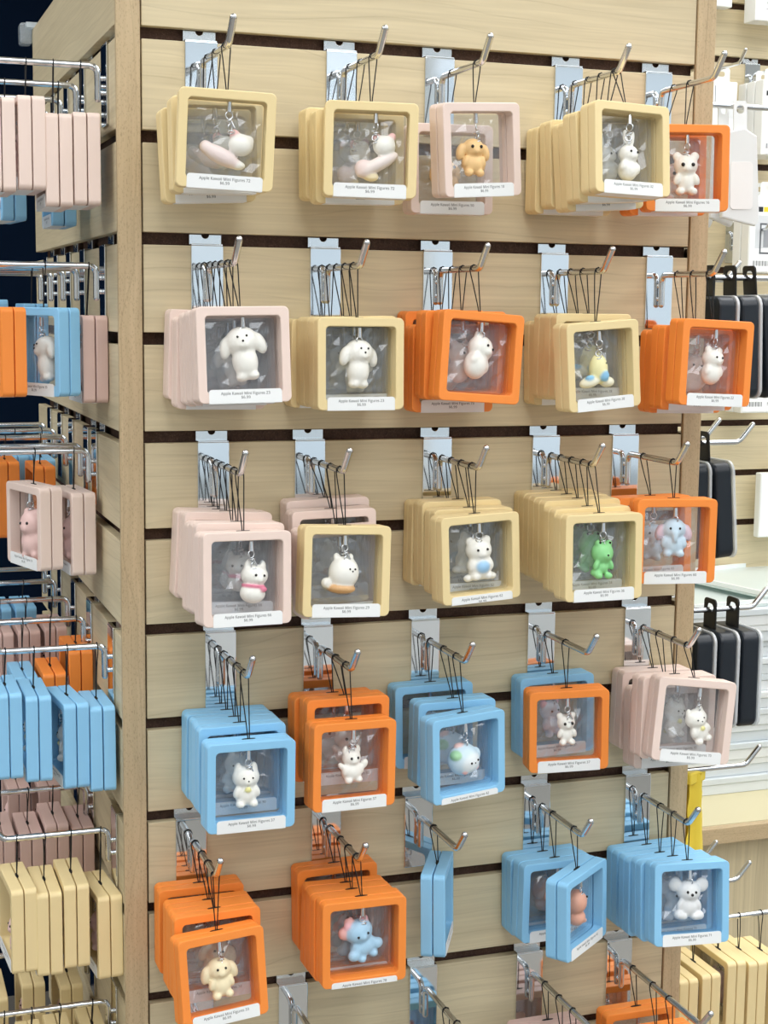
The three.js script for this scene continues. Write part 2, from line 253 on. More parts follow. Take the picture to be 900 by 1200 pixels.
const figMat = std(0xffffff, 0.48, { vertexColors: true });
const EYE = new THREE.SphereGeometry(0.001, 8, 6);
const figGeo = {};
function figurine(kind, parent, x, y, yaw, roll, sc) {
  const f = FIG[kind], m = part('figurine', figGeo[kind] ??= sdfMesh(f.p), figMat, parent);
  m.position.set(x * 1e-3, y * 1e-3, 0); m.rotation.set(0, yaw, roll); m.scale.setScalar(sc * 1.2);
  for (const [ex, ey, ez, r] of f.eyes) { const e = part('eye', EYE, M.eye, m); e.position.set(ex * 1e-3, ey * 1e-3, ez * 1e-3); e.scale.setScalar(r * 1.1); }
  return m;
}

// ------------------------------------------------------------------ price labels: one printed sheet, a cell per number
const NUMS = [72, 20, 18, 50, 32, 16, 23, 73, 38, 22, 66, 29, 14, 62, 34, 60, 37, 30, 70, 33, 78, 71, 42, 36, 19, 25];
const atlas = (() => {
  const c = document.createElement('canvas'); c.width = 2048; c.height = 1024; const g = c.getContext('2d'); g.fillStyle = '#f3f5f4'; g.fillRect(0, 0, 2048, 1024); g.fillStyle = '#111214'; g.textAlign = 'center';
  NUMS.forEach((n, i) => { const x = (i % 4) * 512, y = Math.floor(i / 4) * 96; g.font = '27px sans-serif'; g.fillText(`Apple Kawaii Mini Figures ${n}`, x + 256, y + 38); g.fillText('$6.99', x + 256, y + 66); });
  const t = new THREE.CanvasTexture(c); t.colorSpace = THREE.SRGBColorSpace; return t;
})();
const labelMat = std(0xffffff, 0.5, { map: atlas });
const BS = 0.069, BT = 0.02, LW = 0.054, LH = 0.0098;
const labelGeo = {};
function labelFor(num, h = LH) {
  const key = num + '/' + h; if (labelGeo[key]) return labelGeo[key];
  const i = NUMS.indexOf(num), u0 = (i % 4) * 512 / 2048, v0 = 1 - Math.floor(i / 4) * 96 / 1024;
  const a = LW / 2, r = 0.0022, s = new THREE.Shape(); s.moveTo(-a, 0); s.lineTo(a, 0); s.lineTo(a, h - r); s.absarc(a - r, h - r, r, 0, Math.PI / 2); s.lineTo(-a + r, h); s.absarc(-a + r, h - r, r, Math.PI / 2, Math.PI);
  const f = extr(s, 0.0003), fold = box(LW, 0.0003, 0.0125, 0, -0.0002, -0.006);
  const p = f.attributes.position; for (let j = 0; j < p.count; j++) f.attributes.uv.setXY(j, u0 + (p.getX(j) / LW + 0.5) * 0.25, v0 - (h - p.getY(j)) / LH * 96 / 1024);
  for (let j = 0; j < fold.attributes.uv.count; j++) fold.attributes.uv.setXY(j, u0 + 0.004, v0 - 0.01);
  return labelGeo[key] = join(f, fold).translate(0, -BS / 2, BT / 2 + 0.0001);
}

// ------------------------------------------------------------------ charm boxes
const frameShape = rrect(BS, BS, 0.0042); frameShape.holes.push(rrect(0.0558, 0.0558, 0.003, THREE.Path));
const HALF = extr(frameShape, 0.0096, 0.0007, 5);
const FRONT_HALF = HALF.clone().translate(0, 0, 0.0004), BACK_HALF = HALF.clone().rotateY(Math.PI).translate(0, 0, -0.0004);
function crumple(w, h, n, amp, s0) {
  const g = new THREE.PlaneGeometry(w, h, n, n), p = g.attributes.position;
  for (let i = 0; i < p.count; i++) {
    const x = p.getX(i), y = p.getY(i), e = Math.min(1, Math.min(w / 2 - Math.abs(x), h / 2 - Math.abs(y)) / 0.01);
    const ridge = (q) => 1 - Math.abs(2 * q - 1);
    p.setZ(i, e * amp * (ridge(vnoise(x * 150 + s0, y * 110 + s0 * 2)) * 0.9 + ridge(vnoise(x * 330 + s0 * 3, y * 300 - s0)) * 0.45 - 0.6) + (i * 37 % 11) * amp * 0.01);
  }
  g.computeVertexNormals(); return g;
}
const FILM = [crumple(0.0572, 0.0572, 10, 0.0006, 3.1), crumple(0.0572, 0.0572, 10, 0.0006, 17.7)];
const POUCH = [5.3, 21.9, 47.1, 66.6].map((s) => {   // creased bag: sharp flat facets
  const g = crumple(0.053, 0.053, 9, 0.0075, s), p = g.attributes.position;
  for (let i = 0; i < p.count; i++) { const x = p.getX(i), y = p.getY(i); if (Math.abs(x) < 0.026 && Math.abs(y) < 0.026) p.setXY(i, x + (vnoise(x * 900 + s, y * 900) - 0.5) * 0.005, y + (vnoise(x * 900, y * 900 + s * 2) - 0.5) * 0.005); }
  const f = g.toNonIndexed(); f.computeVertexNormals(); return f;
});
const CLASP = (() => {
  const gs = [new THREE.CylinderGeometry(0.0013, 0.0016, 0.0055, 8).translate(0, 0.021, 0)];
  const ring = (r, x, y, rx, ry) => { const t = new THREE.TorusGeometry(r, 0.00042, 6, 14); t.rotateX(rx); t.rotateY(ry); t.translate(x, y, 0); gs.push(t); };
  ring(0.0021, 0, 0.0165, 0, 0.3); ring(0.0018, 0.0004, 0.0132, 1.2, 0.5); ring(0.0018, 0.0009, 0.0104, 0.2, 0.8); ring(0.0019, 0.0014, 0.0076, 1.2, 0.2);
  gs.push(new THREE.CylinderGeometry(0.0006, 0.0006, 0.005, 6).rotateZ(0.5).translate(0.002, 0.012, 0.0008));
  return join(...gs);
})();
const HOLE = (() => { const g = new THREE.CylinderGeometry(0.0024, 0.0024, 0.0004, 12); g.scale(2.2, 1, 0.5); return g.translate(0, BS / 2 + 0.0001, 0); })();
const FRAME = { yellow: std(0xeed8a2, 0.5), pink: std(0xeed8cc, 0.5), orange: std(0xfb923c, 0.48), blue: std(0x90cbf0, 0.48), rose: std(0xd9b9ae, 0.5) };
const cname = { yellow: 'yellow', pink: 'pink', orange: 'orange', blue: 'blue', rose: 'pink' };
let bi = 0;
function charmBox(h, q, n, total, o) {   // q = [sideways, top, out, yaw, pitch, roll] in mm / radians; o = { c, f, num, fp, lh }
  const i = bi++, where = { front: '', side: ', shaded tower side', right: ', far tower side' }[h.face];
  const f = o.f ?? 'rose', pos = total === 1 ? 'alone' : n === 0 ? 'outermost' : n === total - 1 && total > 2 ? 'innermost' : ['', 'second', 'third', 'fourth', 'fifth'][n] + ' in';
  const t = thing('charm_box', `${cname[o.c]} ${FIG[f].say} box, ${pos}, ${ORD[h.k]} hook from corner, ${ROWN[h.row]} row${where}`, 'charm box', `boxed charms on the ${ROWN[h.row]} row${where || ', tower front'}`);
  const g0 = -2 * S * h.row, al = h.face === 'front' ? 1 : h.face === 'side' ? 1 : -1;
  const c = facePoint(h.face, h.u + al * q[0] * 1e-3, g0 + q[1] * 1e-3 - BS / 2, q[2] * 1e-3);
  t.position.copy(c); t.rotation.set(q[4], FACE[h.face].a + q[3], q[5], 'YXZ'); t.updateMatrixWorld(true);
  const fm = FRAME[o.c];
  part('front_frame', FRONT_HALF, fm, t); part('back_frame', BACK_HALF, fm, t);
  part('clear_film', FILM[i % 2], M.film, t);
  const po = part('crumpled_pouch', POUCH[i % 4], M.pouch, t); po.position.z = -0.0035; po.rotation.z = (i % 3) * Math.PI / 2;
  const fp = o.fp ?? [rr(-3, 3), rr(-7, -3), rr(-0.5, 0.5), rr(-0.2, 0.2), 0.95];
  figurine(f, t, fp[0], fp[1], fp[2], fp[3], fp[4]);
  const cl = part('strap_clasp', CLASP, M.silver, t); cl.position.set(fp[0] * 0.6e-3, -0.004, 0.004); cl.scale.setScalar(1.3); cl.rotation.y = (i % 5) * 0.6;
  part('cord_slot', HOLE, M.cord, t);
  if (o.num) part('price_label', labelFor(o.num, o.lh), labelMat, t, 'white price label with black print');
  // cord: a loop over the rod and down into the slot
  const top = t.localToWorld(new THREE.Vector3(0, BS / 2 + 0.0002, 0)), outw = Math.min(h.len - 0.0035, Math.max(0.012, q[2] * 1e-3 - 0.001 + (o.co ?? 0)));
  const r = RODR + 0.0005, pts = [], side = new THREE.Vector3(Math.cos(FACE[h.face].a), 0, -Math.sin(FACE[h.face].a)), rc = facePoint(h.face, h.u, g0 + RODY, outw), lean = rr(-0.0015, 0.0015);
  const down = top.clone().addScaledVector(side, 0.0006), down2 = top.clone().addScaledVector(side, -0.0006);
  pts.push(down.clone().setY(top.y - 0.002), down);
  pts.push(rc.clone().addScaledVector(side, r + 0.0002).lerp(down, 0.4));
  for (let a = 0; a <= 6; a++) { const th = a / 6 * Math.PI; pts.push(rc.clone().addScaledVector(side, Math.cos(th) * r).add(new THREE.Vector3(0, Math.sin(th) * r, 0)).addScaledVector(side.clone().cross(new THREE.Vector3(0, 1, 0)), lean * (a / 6 - 0.5))); }
  pts.push(rc.clone().addScaledVector(side, -r - 0.0002).lerp(down2, 0.4), down2, down2.clone().setY(top.y - 0.002));
  const curve = new THREE.CatmullRomCurve3(pts.map((p) => t.worldToLocal(p.clone())), false, 'centripetal');
  part('hanging_cord', new THREE.TubeGeometry(curve, 30, 0.00048, 5), M.cord, t, 'thin black cord loop');
  return t;
}
function stack(h, rows, o) { rows.forEach((q, n) => charmBox(h, q, n, rows.length, { ...o, ...(o.each?.[n] ?? {}), fp: n === 0 ? (o.each?.[0]?.fp ?? o.fp) : o.each?.[n]?.fp })); }

// front of the tower: hook places and the boxes hung on them (outermost first)
const HX = [[.0459, .1578, .2401, .3542, .4379], [.05, .1456, .2412, .3458, .4446], [.0545, .1337, .2434, .3421, .4174], [.0599, .1415, .2352, .3419, .4349], [.0353, .1494, .2316, .3417, .4407], [.0405, .1214, .2382, .3387, .4273]];
const FRONT = [
  [0, 0, [[-1, -56, 82.7, -.14, .03, -.04], [0, -57, 52, -.05, 0, .02], [-2, -62, 26, -.02, 0, .05]], { c: 'yellow', f: 'whale', num: 72, fp: [3, -6, 0, 0, 1], each: [, { num: 20 }, { num: 20 }] }],
  [0, 1, [[-2, -58, 78.3, -.24, -.01, -.02], [-3, -61, 50, -.05, 0, .01], [-4, -57, 24, 0, 0, .01]], { c: 'yellow', f: 'boat', num: 72, fp: [6, -4, 0, 0, 0.95] }],
  [0, 2, [[0, -54, 79.7, .19, .02, .07], [-3, -65, 30, 0, -.01, .01]], { c: 'pink', f: 'puppy', num: 18, fp: [-3, -5, -0.1, -0.06, 0.9], each: [, { num: 50 }] }],
  [0, 3, [[-1, -52, 106, .13, -.1, -.02], [-3, -55, 83, .08, -.04, .06], [-1, -60, 60.5, .04, -.02, .07], [-2, -57, 38, 0, -.01, .04], [-4, -61, 14.5, 0, 0, 0]], { c: 'yellow', f: 'bunny', num: 32, fp: [2, -9, 0.15, -0.08, 0.92] }],
  [0, 4, [[-3, -58, 54, -.21, -.01, .01], [-8, -60, 28, -.05, 0, .02]], { c: 'orange', f: 'bear', num: 16, fp: [1, -5, -0.05, 0, 1.02] }],
  [1, 0, [[4, -56, 92.4, .01, -.06, .02], [4, -58, 71.3, 0, -.02, .03], [4, -60, 50.8, 0, 0, .02], [2, -64, 30.3, 0, 0, -.01], [0, -59, 10.6, 0, 0, -.03]], { c: 'pink', f: 'lamb', num: 23, fp: [2, 2, -0.15, 0.14, 1.12] }],
  [1, 1, [[3, -63, 74, .03, -.02, 0], [5, -62, 53, .02, 0, .02], [5, -63, 32, 0, 0, 0], [1, -65, 10.8, 0, 0, -.01]], { c: 'yellow', f: 'lamb', num: 23, fp: [1, 1, 0.2, -0.05, 1.05] }],
  [1, 2, [[3, -58, 79, .06, -.03, -.07], [-1, -57, 56, .03, 0, -.01], [-2, -68, 34, 0, 0, 0], [0, -57, 12, 0, 0, .02]], { c: 'orange', f: 'hamster', fp: [1, 0, 0.55, -0.4, 1.05], each: [, , { num: 73 }] }],
  [1, 3, [[1, -64, 81.5, .15, -.01, .07], [5, -58, 55.5, .06, 0, 0], [6, -59, 33.4, .02, 0, -.01], [8, -64, 11.6, 0, 0, .02]], { c: 'yellow', f: 'chick', num: 38, fp: [0, -4, 0, 0, 0.9] }],
  [1, 4, [[3, -62, 83.7, .08, -.01, -.04], [2, -67, 58, .04, 0, -.02], [6, -71, 33, 0, 0, -.01]], { c: 'orange', f: 'hamster', num: 22, fp: [2, -3, 0.2, -0.1, 0.9] }],
  [2, 0, [[1, -67, 93, .12, -.06, -.02], [1, -63, 70, .07, -.03, -.04], [2, -66, 49.2, .05, -.02, -.04], [2, -60, 29.6, .02, -.02, -.04], [0, -61, 10.8, 0, 0, -.05]], { c: 'pink', f: 'scarfcat', num: 66, fp: [8, -6, 0.2, -0.12, 1] }],
  [2, 1, [[3, -67, 81.8, 0, -.06, -.04], [6, -71, 57.5, 0, 0, .04], [8, -60, 34.5, 0, 0, .02], [10, -54, 12, 0, 0, .03]], { c: 'pink', f: 'egg', num: 14, fp: [-1, -3, 0, -0.05, 1], each: [{ c: 'yellow', num: 29 }] }],
  [2, 2, [[4, -62, 77, .1, -.01, .04], [7, -60, 55, .05, -.01, 0], [6, -56, 33.6, 0, 0, .01], [5, -59, 12, 0, 0, -.01]], { c: 'yellow', f: 'bibbear', num: 62, lh: 0.0062, fp: [3, -2, -0.05, 0.03, 1], each: [, { lh: LH }, { lh: LH }, { lh: LH }] }],
  [2, 3, [[5, -63, 93, .03, -.03, 0], [5, -60, 72, .02, -.01, .01], [6, -56, 51.4, 0, 0, .01], [6, -55, 31, 0, 0, .01], [6, -54, 10.7, 0, 0, .01]], { c: 'yellow', f: 'frog', num: 36, fp: [3, -4, 0.1, -0.05, 0.88], each: [, { num: 34 }] }],
  [2, 4, [[1, -54, 84, -.13, -.01, -.01], [8, -58, 34, 0, -.02, .01]], { c: 'orange', f: 'elephant', num: 60, fp: [1, 2, -0.2, 0, 0.98] }],
  [3, 0, [[3, -76, 79, .03, 0, -.01], [2, -69, 55.6, .02, 0, 0], [3, -70, 34, 0, 0, -.01], [2, -70, 12, 0, 0, -.01]], { c: 'blue', f: 'bowcat', num: 37, fp: [-2, -2, 0, 0, 0.98], each: [, { num: 30 }] }],
  [3, 1, [[4, -68, 76, .08, -.02, -.02], [7, -55, 50, .03, 0, -.01], [4, -58, 28, 0, 0, 0]], { c: 'orange', f: 'kitten', num: 37, fp: [1, -2, 0.1, 0.03, 0.84] }],
  [3, 2, [[7, -71, 71, .2, 0, .03], [8, -66, 44, .05, 0, -.01], [1, -59, 13, 0, 0, .02]], { c: 'blue', f: 'ball', num: 42, lh: 0.0048, fp: [0, -4, 0.1, 0.05, 0.92], each: [, { lh: LH }, { lh: LH }] }],
  [3, 3, [[2, -63, 49.5, -.15, .02, .02], [6, -59, 14.5, 0, 0, .02]], { c: 'blue', f: 'panda', num: 37, fp: [0, -1, 0.1, 0, 0.8], each: [{ c: 'orange', f: 'bear' }] }],
  [3, 4, [[2, -52, 91, -.11, -.09, -.12], [1, -54, 65.5, -.02, -.02, -.02], [8, -70, 40, 0, -.03, -.01], [9, -61, 13, 0, 0, -.02]], { c: 'pink', f: 'bowcat', num: 70, fp: [8, -5, 0.25, 0.42, 0.9] }],
  [4, 0, [[3, -70, 87, .13, -.1, .03], [5, -61, 63, .06, -.02, .01], [5, -62, 41, .02, 0, 0], [3, -57, 16, 0, 0, 0]], { c: 'orange', f: 'cream', num: 33, fp: [0, -2, 0, 0.05, 0.96] }],
  [4, 1, [[4, -57, 83, -.01, -.01, 0], [3, -59, 62, 0, -.02, 0], [4, -61, 41, 0, 0, -.02], [4, -54, 13, 0, 0, .02]], { c: 'orange', f: 'bluebear', num: 78, lh: 0.0045, fp: [0, -1, 0.15, 0.3, 1], each: [, { lh: LH }, { lh: LH }, { lh: LH }] }],
  [4, 2, [[4, -55, 37.4, 1.09, -.02, -.03]], { c: 'blue', f: 'bear', num: 25, fp: [-6, -3, 0, 0, 0.8] }],
  [4, 3, [[4, -58, 75.2, .61, 0, .05], [2, -63, 34.5, .06, 0, -.01], [2, -65, 12.3, 0, 0, .02]], { c: 'blue', f: 'peach', num: 42, fp: [-1, 1, 0.3, 0, 0.95] }],
  [4, 4, [[1, -58, 90, -.06, -.12, -.03], [1, -62, 66, -.06, -.05, .01], [1, -66, 43, -.02, 0, .02], [4, -69, 14, 0, 0, .02]], { c: 'blue', f: 'koala', num: 71, fp: [1, 1, -0.1, -0.05, 1] }],
  [5, 2, [[3, -62, 110, 0, 0, 0], [3, -60, 80, 0, 0, 0], [3, -62, 55, 0, 0, 0]], { c: 'blue', f: 'panda', num: 25 }],
  [5, 3, [[3, -59, 88, .05, 0, 0], [3, -58, 62, .02, 0, 0], [3, -57, 34, 0, 0, 0]], { c: 'rose', f: 'rose', num: 19 }],
  [5, 4, [[4, -64, 92, .02, 0, 0], [4, -63, 64, 0, 0, 0], [4, -60, 28, 0, 0, 0]], { c: 'orange', f: 'bear', num: 16 }],
];
const H = {};
HX.forEach((L, r) => L.forEach((x, k) => { H[`f${r}${k}`] = hook('front', r, k, x, r === 5 ? 0.143 : 0.0895); }));
for (const [r, k, q, o] of FRONT) stack(H[`f${r}${k}`], q, o);

// shaded side of the tower
const SZ = [[-.046, -.163, -.262, -.355, -.44], [-.065, -.175, -.262, -.35, -.43], [-.12, -.168, -.262, -.34, -.42], [-.046, -.163, -.262, -.36, -.44], [-.04, -.163, -.262, -.36], [-.05, -.17, -.27]];
SZ.forEach((L, r) => L.forEach((z, k) => { H[`s${r}${k}`] = hook('side', r, k, z, r === 5 ? 0.143 : 0.0895); }));
const SIDE = [
  [0, 0, [[0, -56, 83, 0, 0, 0], [1, -54, 61.6, .02, 0, 0], [0, -66, 41, 0, 0, .01], [0, -64, 20, 0, 0, 0]], { c: 'pink', f: 'rose', num: 19 }],
  [0, 1, [[2, -71, 66, .1, 0, 0], [0, -74, 22, 0, 0, 0]], { c: 'blue', f: 'panda', num: 25 }],
  [1, 0, [[0, -58, 84, .28, 0, 0], [0, -58, 48, .48, 0, 0], [-14, -64, 12, .04, 0, 0]], { c: 'rose', f: 'rose', num: 19, fp: [4, -5, 0, 0, 1.05], each: [{ c: 'orange', f: 'lamb', num: 22 }, { c: 'blue', f: 'lamb', num: 30, fp: [4, -5, -0.3, 0.2, 1.05] }] }],
  [1, 1, [[2, -52, 78, 0, 0, 0], [0, -55, 45, 0, 0, 0]], { c: 'blue', f: 'panda', num: 25 }],
  [2, 0, [[0, -52, 52, .3, 0, 0], [0, -57, 19, .1, 0, 0]], { c: 'pink', f: 'rose', num: 19, fp: [3, -8, 0.2, 0.1, 1.25], each: [, { fp: [2, -7, 0, 0, 1.1] }] }],
  [2, 2, [[0, -46, 88, 0, 0, 0], [0, -44, 62, 0, 0, 0], [0, -49, 30, 0, 0, 0]], { c: 'orange', f: 'kitten', num: 37, each: [{ c: 'blue', f: 'panda' }] }],
  [2, 3, [[0, -46, 45, 0, 0, 0], [0, -50, 20, 0, 0, 0]], { c: 'blue', f: 'panda', num: 25 }],
  [3, 0, [[0, -51, 86, 0, 0, 0], [0, -55, 63.5, 0, 0, 0], [0, -63, 37.5, .1, 0, 0], [0, -68, 13.5, 0, 0, .03]], { c: 'blue', f: 'bowcat', num: 30 }],
  [3, 1, [[0, -67, 60, 0, 0, 0], [0, -65, 36, 0, 0, 0], [0, -46, 13.5, 0, 0, 0]], { c: 'orange', f: 'kitten', num: 37, each: [{ c: 'blue', f: 'bowcat', num: 30 }] }],
  [3, 2, [[0, -48, 70, 0, 0, 0], [0, -47, 46, 0, 0, 0], [0, -45, 22, 0, 0, 0]], { c: 'rose', f: 'rose', num: 19 }],
  [3, 3, [[0, -44, 62, 0, 0, 0], [0, -44, 38, 0, 0, 0]], { c: 'blue', f: 'panda', num: 25 }],
  [4, 0, [[0, -56, 80, .06, 0, 0], [0, -61, 58.5, 0, 0, 0], [0, -57, 37, 0, 0, 0], [0, -70, 13, .08, 0, .02]], { c: 'yellow', f: 'rose', num: 14, each: [{ fp: [16, -8, 0, 0, 1] }] }],
  [4, 1, [[0, -52, 82, 0, 0, 0], [0, -54, 58, 0, 0, 0], [0, -47, 36, 0, 0, 0], [0, -52, 14, 0, 0, 0]], { c: 'rose', f: 'rose', num: 19 }],
  [4, 2, [[0, -42, 58, 0, 0, 0], [0, -44, 30, 0, 0, 0]], { c: 'rose', f: 'rose', num: 19 }],
  [5, 0, [[0, -50, 92, 0, 0, 0], [0, -47, 70, 0, 0, 0], [0, -44, 47, 0, 0, 0], [0, -42, 20, 0, 0, 0]], { c: 'yellow', f: 'rose', num: 14 }],
  [5, 1, [[0, -50, 90, 0, 0, 0], [0, -40, 58, 0, 0, 0], [0, -46, 25, 0, 0, 0]], { c: 'yellow', f: 'rose', num: 14 }],
];
for (const [r, k, q, o] of SIDE) stack(H[`s${r}${k}`], q, o);

// ------------------------------------------------------------------ far side of the tower: black cases, white sleeves, yellow bag, more boxes
const RZ = [[-.05], [-.03, -.115], [-.08, -.14], [-.045], [-.045], [-.05, -.135, -.2]];
RZ.forEach((L, r) => L.forEach((z, k) => { H[`r${r}${k}`] = hook('right', r, k, z, r === 5 ? 0.143 : 0.0895); }));
stack(H.r50, [[0, -62, 118, 0, 0, 0], [0, -58, 94, 0, 0, 0], [0, -55, 71, 0, 0, 0], [0, -64, 44, 0, 0, 0], [0, -66, 20, 0, 0, 0]], { c: 'yellow', f: 'rose', num: 14 });
const CASE = extr(rrect(0.062, 0.09, 0.009), 0.017, 0.0022, 5), CLEAR = extr(rrect(0.064, 0.092, 0.01), 0.003, 0.0008, 5).translate(0, 0, 0.0172);
const TABG = (() => {
  const s = rrect(0.02, 0.034, 0.004); const hl = rrect(0.011, 0.0075, 0.0035, THREE.Path, 0, 0.0085); s.holes.push(hl); return extr(s, 0.0016, 0.0003, 4).translate(0, 0.0555, 0.006);
})();
function blackCase(h, q, n, word) {
  const t = thing('accessory_case', `black hard accessory case with clear front, ${word}, ${ROWN[h.row]} row, far tower side`, 'case', `black cases on the ${ROWN[h.row]} row, far tower side`);
  part('case_body', CASE, M.blackCase, t); part('clear_cover', CLEAR, M.clear, t); part('hang_tab', TABG, M.blackTab, t);
  t.position.copy(facePoint(h.face, h.u - q[0] * 1e-3, -2 * S * h.row + RODY - 0.0645 + 0.0026 + (q[1] ?? 0) * 1e-3, q[2] * 1e-3)); t.rotation.set(q[4] ?? 0, FACE[h.face].a + (q[3] ?? 0), 0, 'YXZ');
}
const inward = ['outermost', 'second in', 'third in'];
[[0, 0, 62, .02, -.1], [0, 0, 38, .02, -.04], [0, 0, 14, 0, 0]].forEach((q, n) => blackCase(H.r10, q, n, inward[n]));
[[0, 0, 50, 0, -.08], [0, 0, 24, 0, -.03]].forEach((q, n) => blackCase(H.r20, q, n, inward[n]));
[[0, 0, 62, .02, 0], [0, 0, 38, .02, 0], [0, 0, 14, 0, 0]].forEach((q, n) => blackCase(H.r30, q, n, inward[n]));
[[58, -.2, 0.04, 0.04], [46, .05, 0.02, 0.032], [33, .1, -0.02, 0.032]].forEach(([out, yaw, roll, w], n) => {
  const t = thing('white_sleeve', `white translucent plastic sleeve, ${inward[n]}, top row, far tower side`, 'sleeve', 'white sleeves on the far tower side');
  t.position.copy(facePoint('right', -.05 + (n ? -0.012 * n : 0), RODY - 0.062, out * 1e-3)); t.rotation.set(0, 0.25 + yaw, roll, 'YXZ');
  const s = new THREE.Shape(); s.moveTo(-w / 2, -0.036); s.lineTo(w / 2 - 0.004, -0.044); s.quadraticCurveTo(w / 2 + 0.001, -0.04, w / 2, -0.03); s.lineTo(w / 2 - 0.003, 0.036); s.lineTo(0.004, 0.043); s.lineTo(-w / 2, 0.038); s.lineTo(-w / 2, -0.036);
  part('sleeve_body', extr(s, 0.006, 0.0015, 4), std(0xf7f8f7, 0.35, { transmission: 0.2, thickness: 0 }), t);
  const hs = rrect(0.014, 0.03, 0.003); hs.holes.push(rrect(0.008, 0.007, 0.003, THREE.Path, 0, 0.0075)); part('hang_tab', extr(hs, 0.0012).translate(0, 0.0515, 0.003), std(0xf2f4f4, 0.4), t);
  part('inner_card', extr(rrect(w * 0.6, 0.042, 0.004), 0.0006).translate(0, -0.008, 0.0062), std(0xf4f1ee, 0.6), t);
});
{
  const t = thing('yellow_bag', 'limp yellow plastic bag hanging behind the tower edge, fifth row', 'bag');
  const g = new THREE.PlaneGeometry(0.05, 0.15, 10, 24), p = g.attributes.position;
  for (let i = 0; i < p.count; i++) { const x = p.getX(i), y = p.getY(i), w = 0.55 + (0.075 - y) / 0.15 * 0.6; p.setXYZ(i, x * w, y, Math.sin(x * 190 + y * 16) * 0.004 + vnoise(x * 90 + 4, y * 70) * 0.004); }
  const back = g.clone(); back.translate(0, 0, -0.006); const ix = back.index.array; for (let i = 0; i < ix.length; i += 3) [ix[i], ix[i + 1]] = [ix[i + 1], ix[i]];
  g.computeVertexNormals(); back.computeVertexNormals();
  part('bag_body', join(g, back), M.yellowBag, t); part('bag_top', box(0.028, 0.012, 0.01, 0, 0.072, -0.001, 0.002), M.yellowBag, t);
  t.position.copy(facePoint('right', -.045, -2 * S * 4 + RODY - 0.0785, 0.035)); t.rotation.y = 0.5;
}

// ------------------------------------------------------------------ wall of packaging behind, with counter and stacked white boxes
const BZ = -0.85;
{
  const wall = new THREE.Group(); wall.name = 'wall_back'; wall.userData.kind = 'structure'; scene.add(wall);
  const core = uvMetres(box(2.2, CEIL - FLOOR - 0.002, 0.02, 1.45, (CEIL + FLOOR) / 2, BZ - 0.022), 0.12, 0.12, 0, 0, 'x'); part('core_panel', core, M.core, wall);
  const y0 = 0.241;
  for (let i = -13; i < 13; i++) { const a = y0 - (i + 1) * S, b = y0 - i * S - GAP; if (b > CEIL - 0.01) continue; part('slat', plank(2.2, b - a, TH, 1.45, (a + b) / 2, BZ - TH / 2), M.wood, wall); }
}
const counter = thing('wood_counter', 'pale wooden counter under the wall of packaging with a brown front edge', 'counter');
part('counter_top', plank(1.6, 0.003, 0.3435, 1.41, -0.8715, BZ + 0.1735), std(0xcfc6a2, 0.5), counter);
part('edge_board', plank(1.6, 0.021, 0.012, 1.41, -0.8805, -0.497), M.post, counter);
part('front_panel', plank(1.6, 0.80, 0.014, 1.41, -1.292, -0.53, 'y'), M.wood, counter);
part('side_panel', plank(0.016, 0.80, 0.3, 0.62, -1.292, -0.69, 'y'), M.wood, counter);
part('counter_core', plank(1.6, 0.018, 0.33, 1.41, -0.8825, -0.675), M.wood, counter);
const stackTone = [0xdfe5e8, 0xd6dde1, 0xe3e7e8, 0xd2dade];
for (let i = 0; i < 11; i++) {
  const t = thing('white_carton', `flat white carton ${['at the bottom of', 'second up in', 'third up in', 'fourth up in', 'fifth up in', 'sixth up in', 'fifth down in', 'fourth down in', 'third down in', 'second down in', 'on top of'][i]} the stack on the counter`, 'carton', 'flat white cartons stacked on the counter');
  t.position.set(1.05 + rr(-0.012, 0.012), -0.87 + i * 0.0236, -0.73 + rr(-0.006, 0.006)); t.rotation.y = rr(-0.012, 0.012);
  part('carton_base', box(0.62, 0.0145, 0.222, 0, 0.00725, 0, 0.0012), std(stackTone[i % 4], 0.5), t); part('carton_lid', box(0.624, 0.0088, 0.226, 0, 0.0191, 0, 0.0012), std(stackTone[(i + 1) % 4], 0.45), t);
}
[[1.0, 0.05, 0.1], [1.12, -0.1, 0.22]].forEach(([x, z, r], i) => {
  const t = thing('clear_tray', `pale translucent plastic tray ${i ? 'lying crosswise on top of' : 'lying over'} the white carton stack`, 'tray');
  t.position.set(x, -0.6103 + i * 0.0102, -0.74 + z * 0.2); t.rotation.y = r;
  part('tray_base', box(0.34, 0.004, 0.2, 0, 0.002, 0, 0.001), std(0xe6f1ee, 0.3, { transmission: 0.3, thickness: 0 }), t);
  part('tray_rim', extr((() => { const s = rrect(0.34, 0.2, 0.008); s.holes.push(rrect(0.33, 0.19, 0.006, THREE.Path)); return s; })(), 0.006).rotateX(-Math.PI / 2).translate(0, 0.004, 0), std(0xf0f5f3, 0.3), t);
});
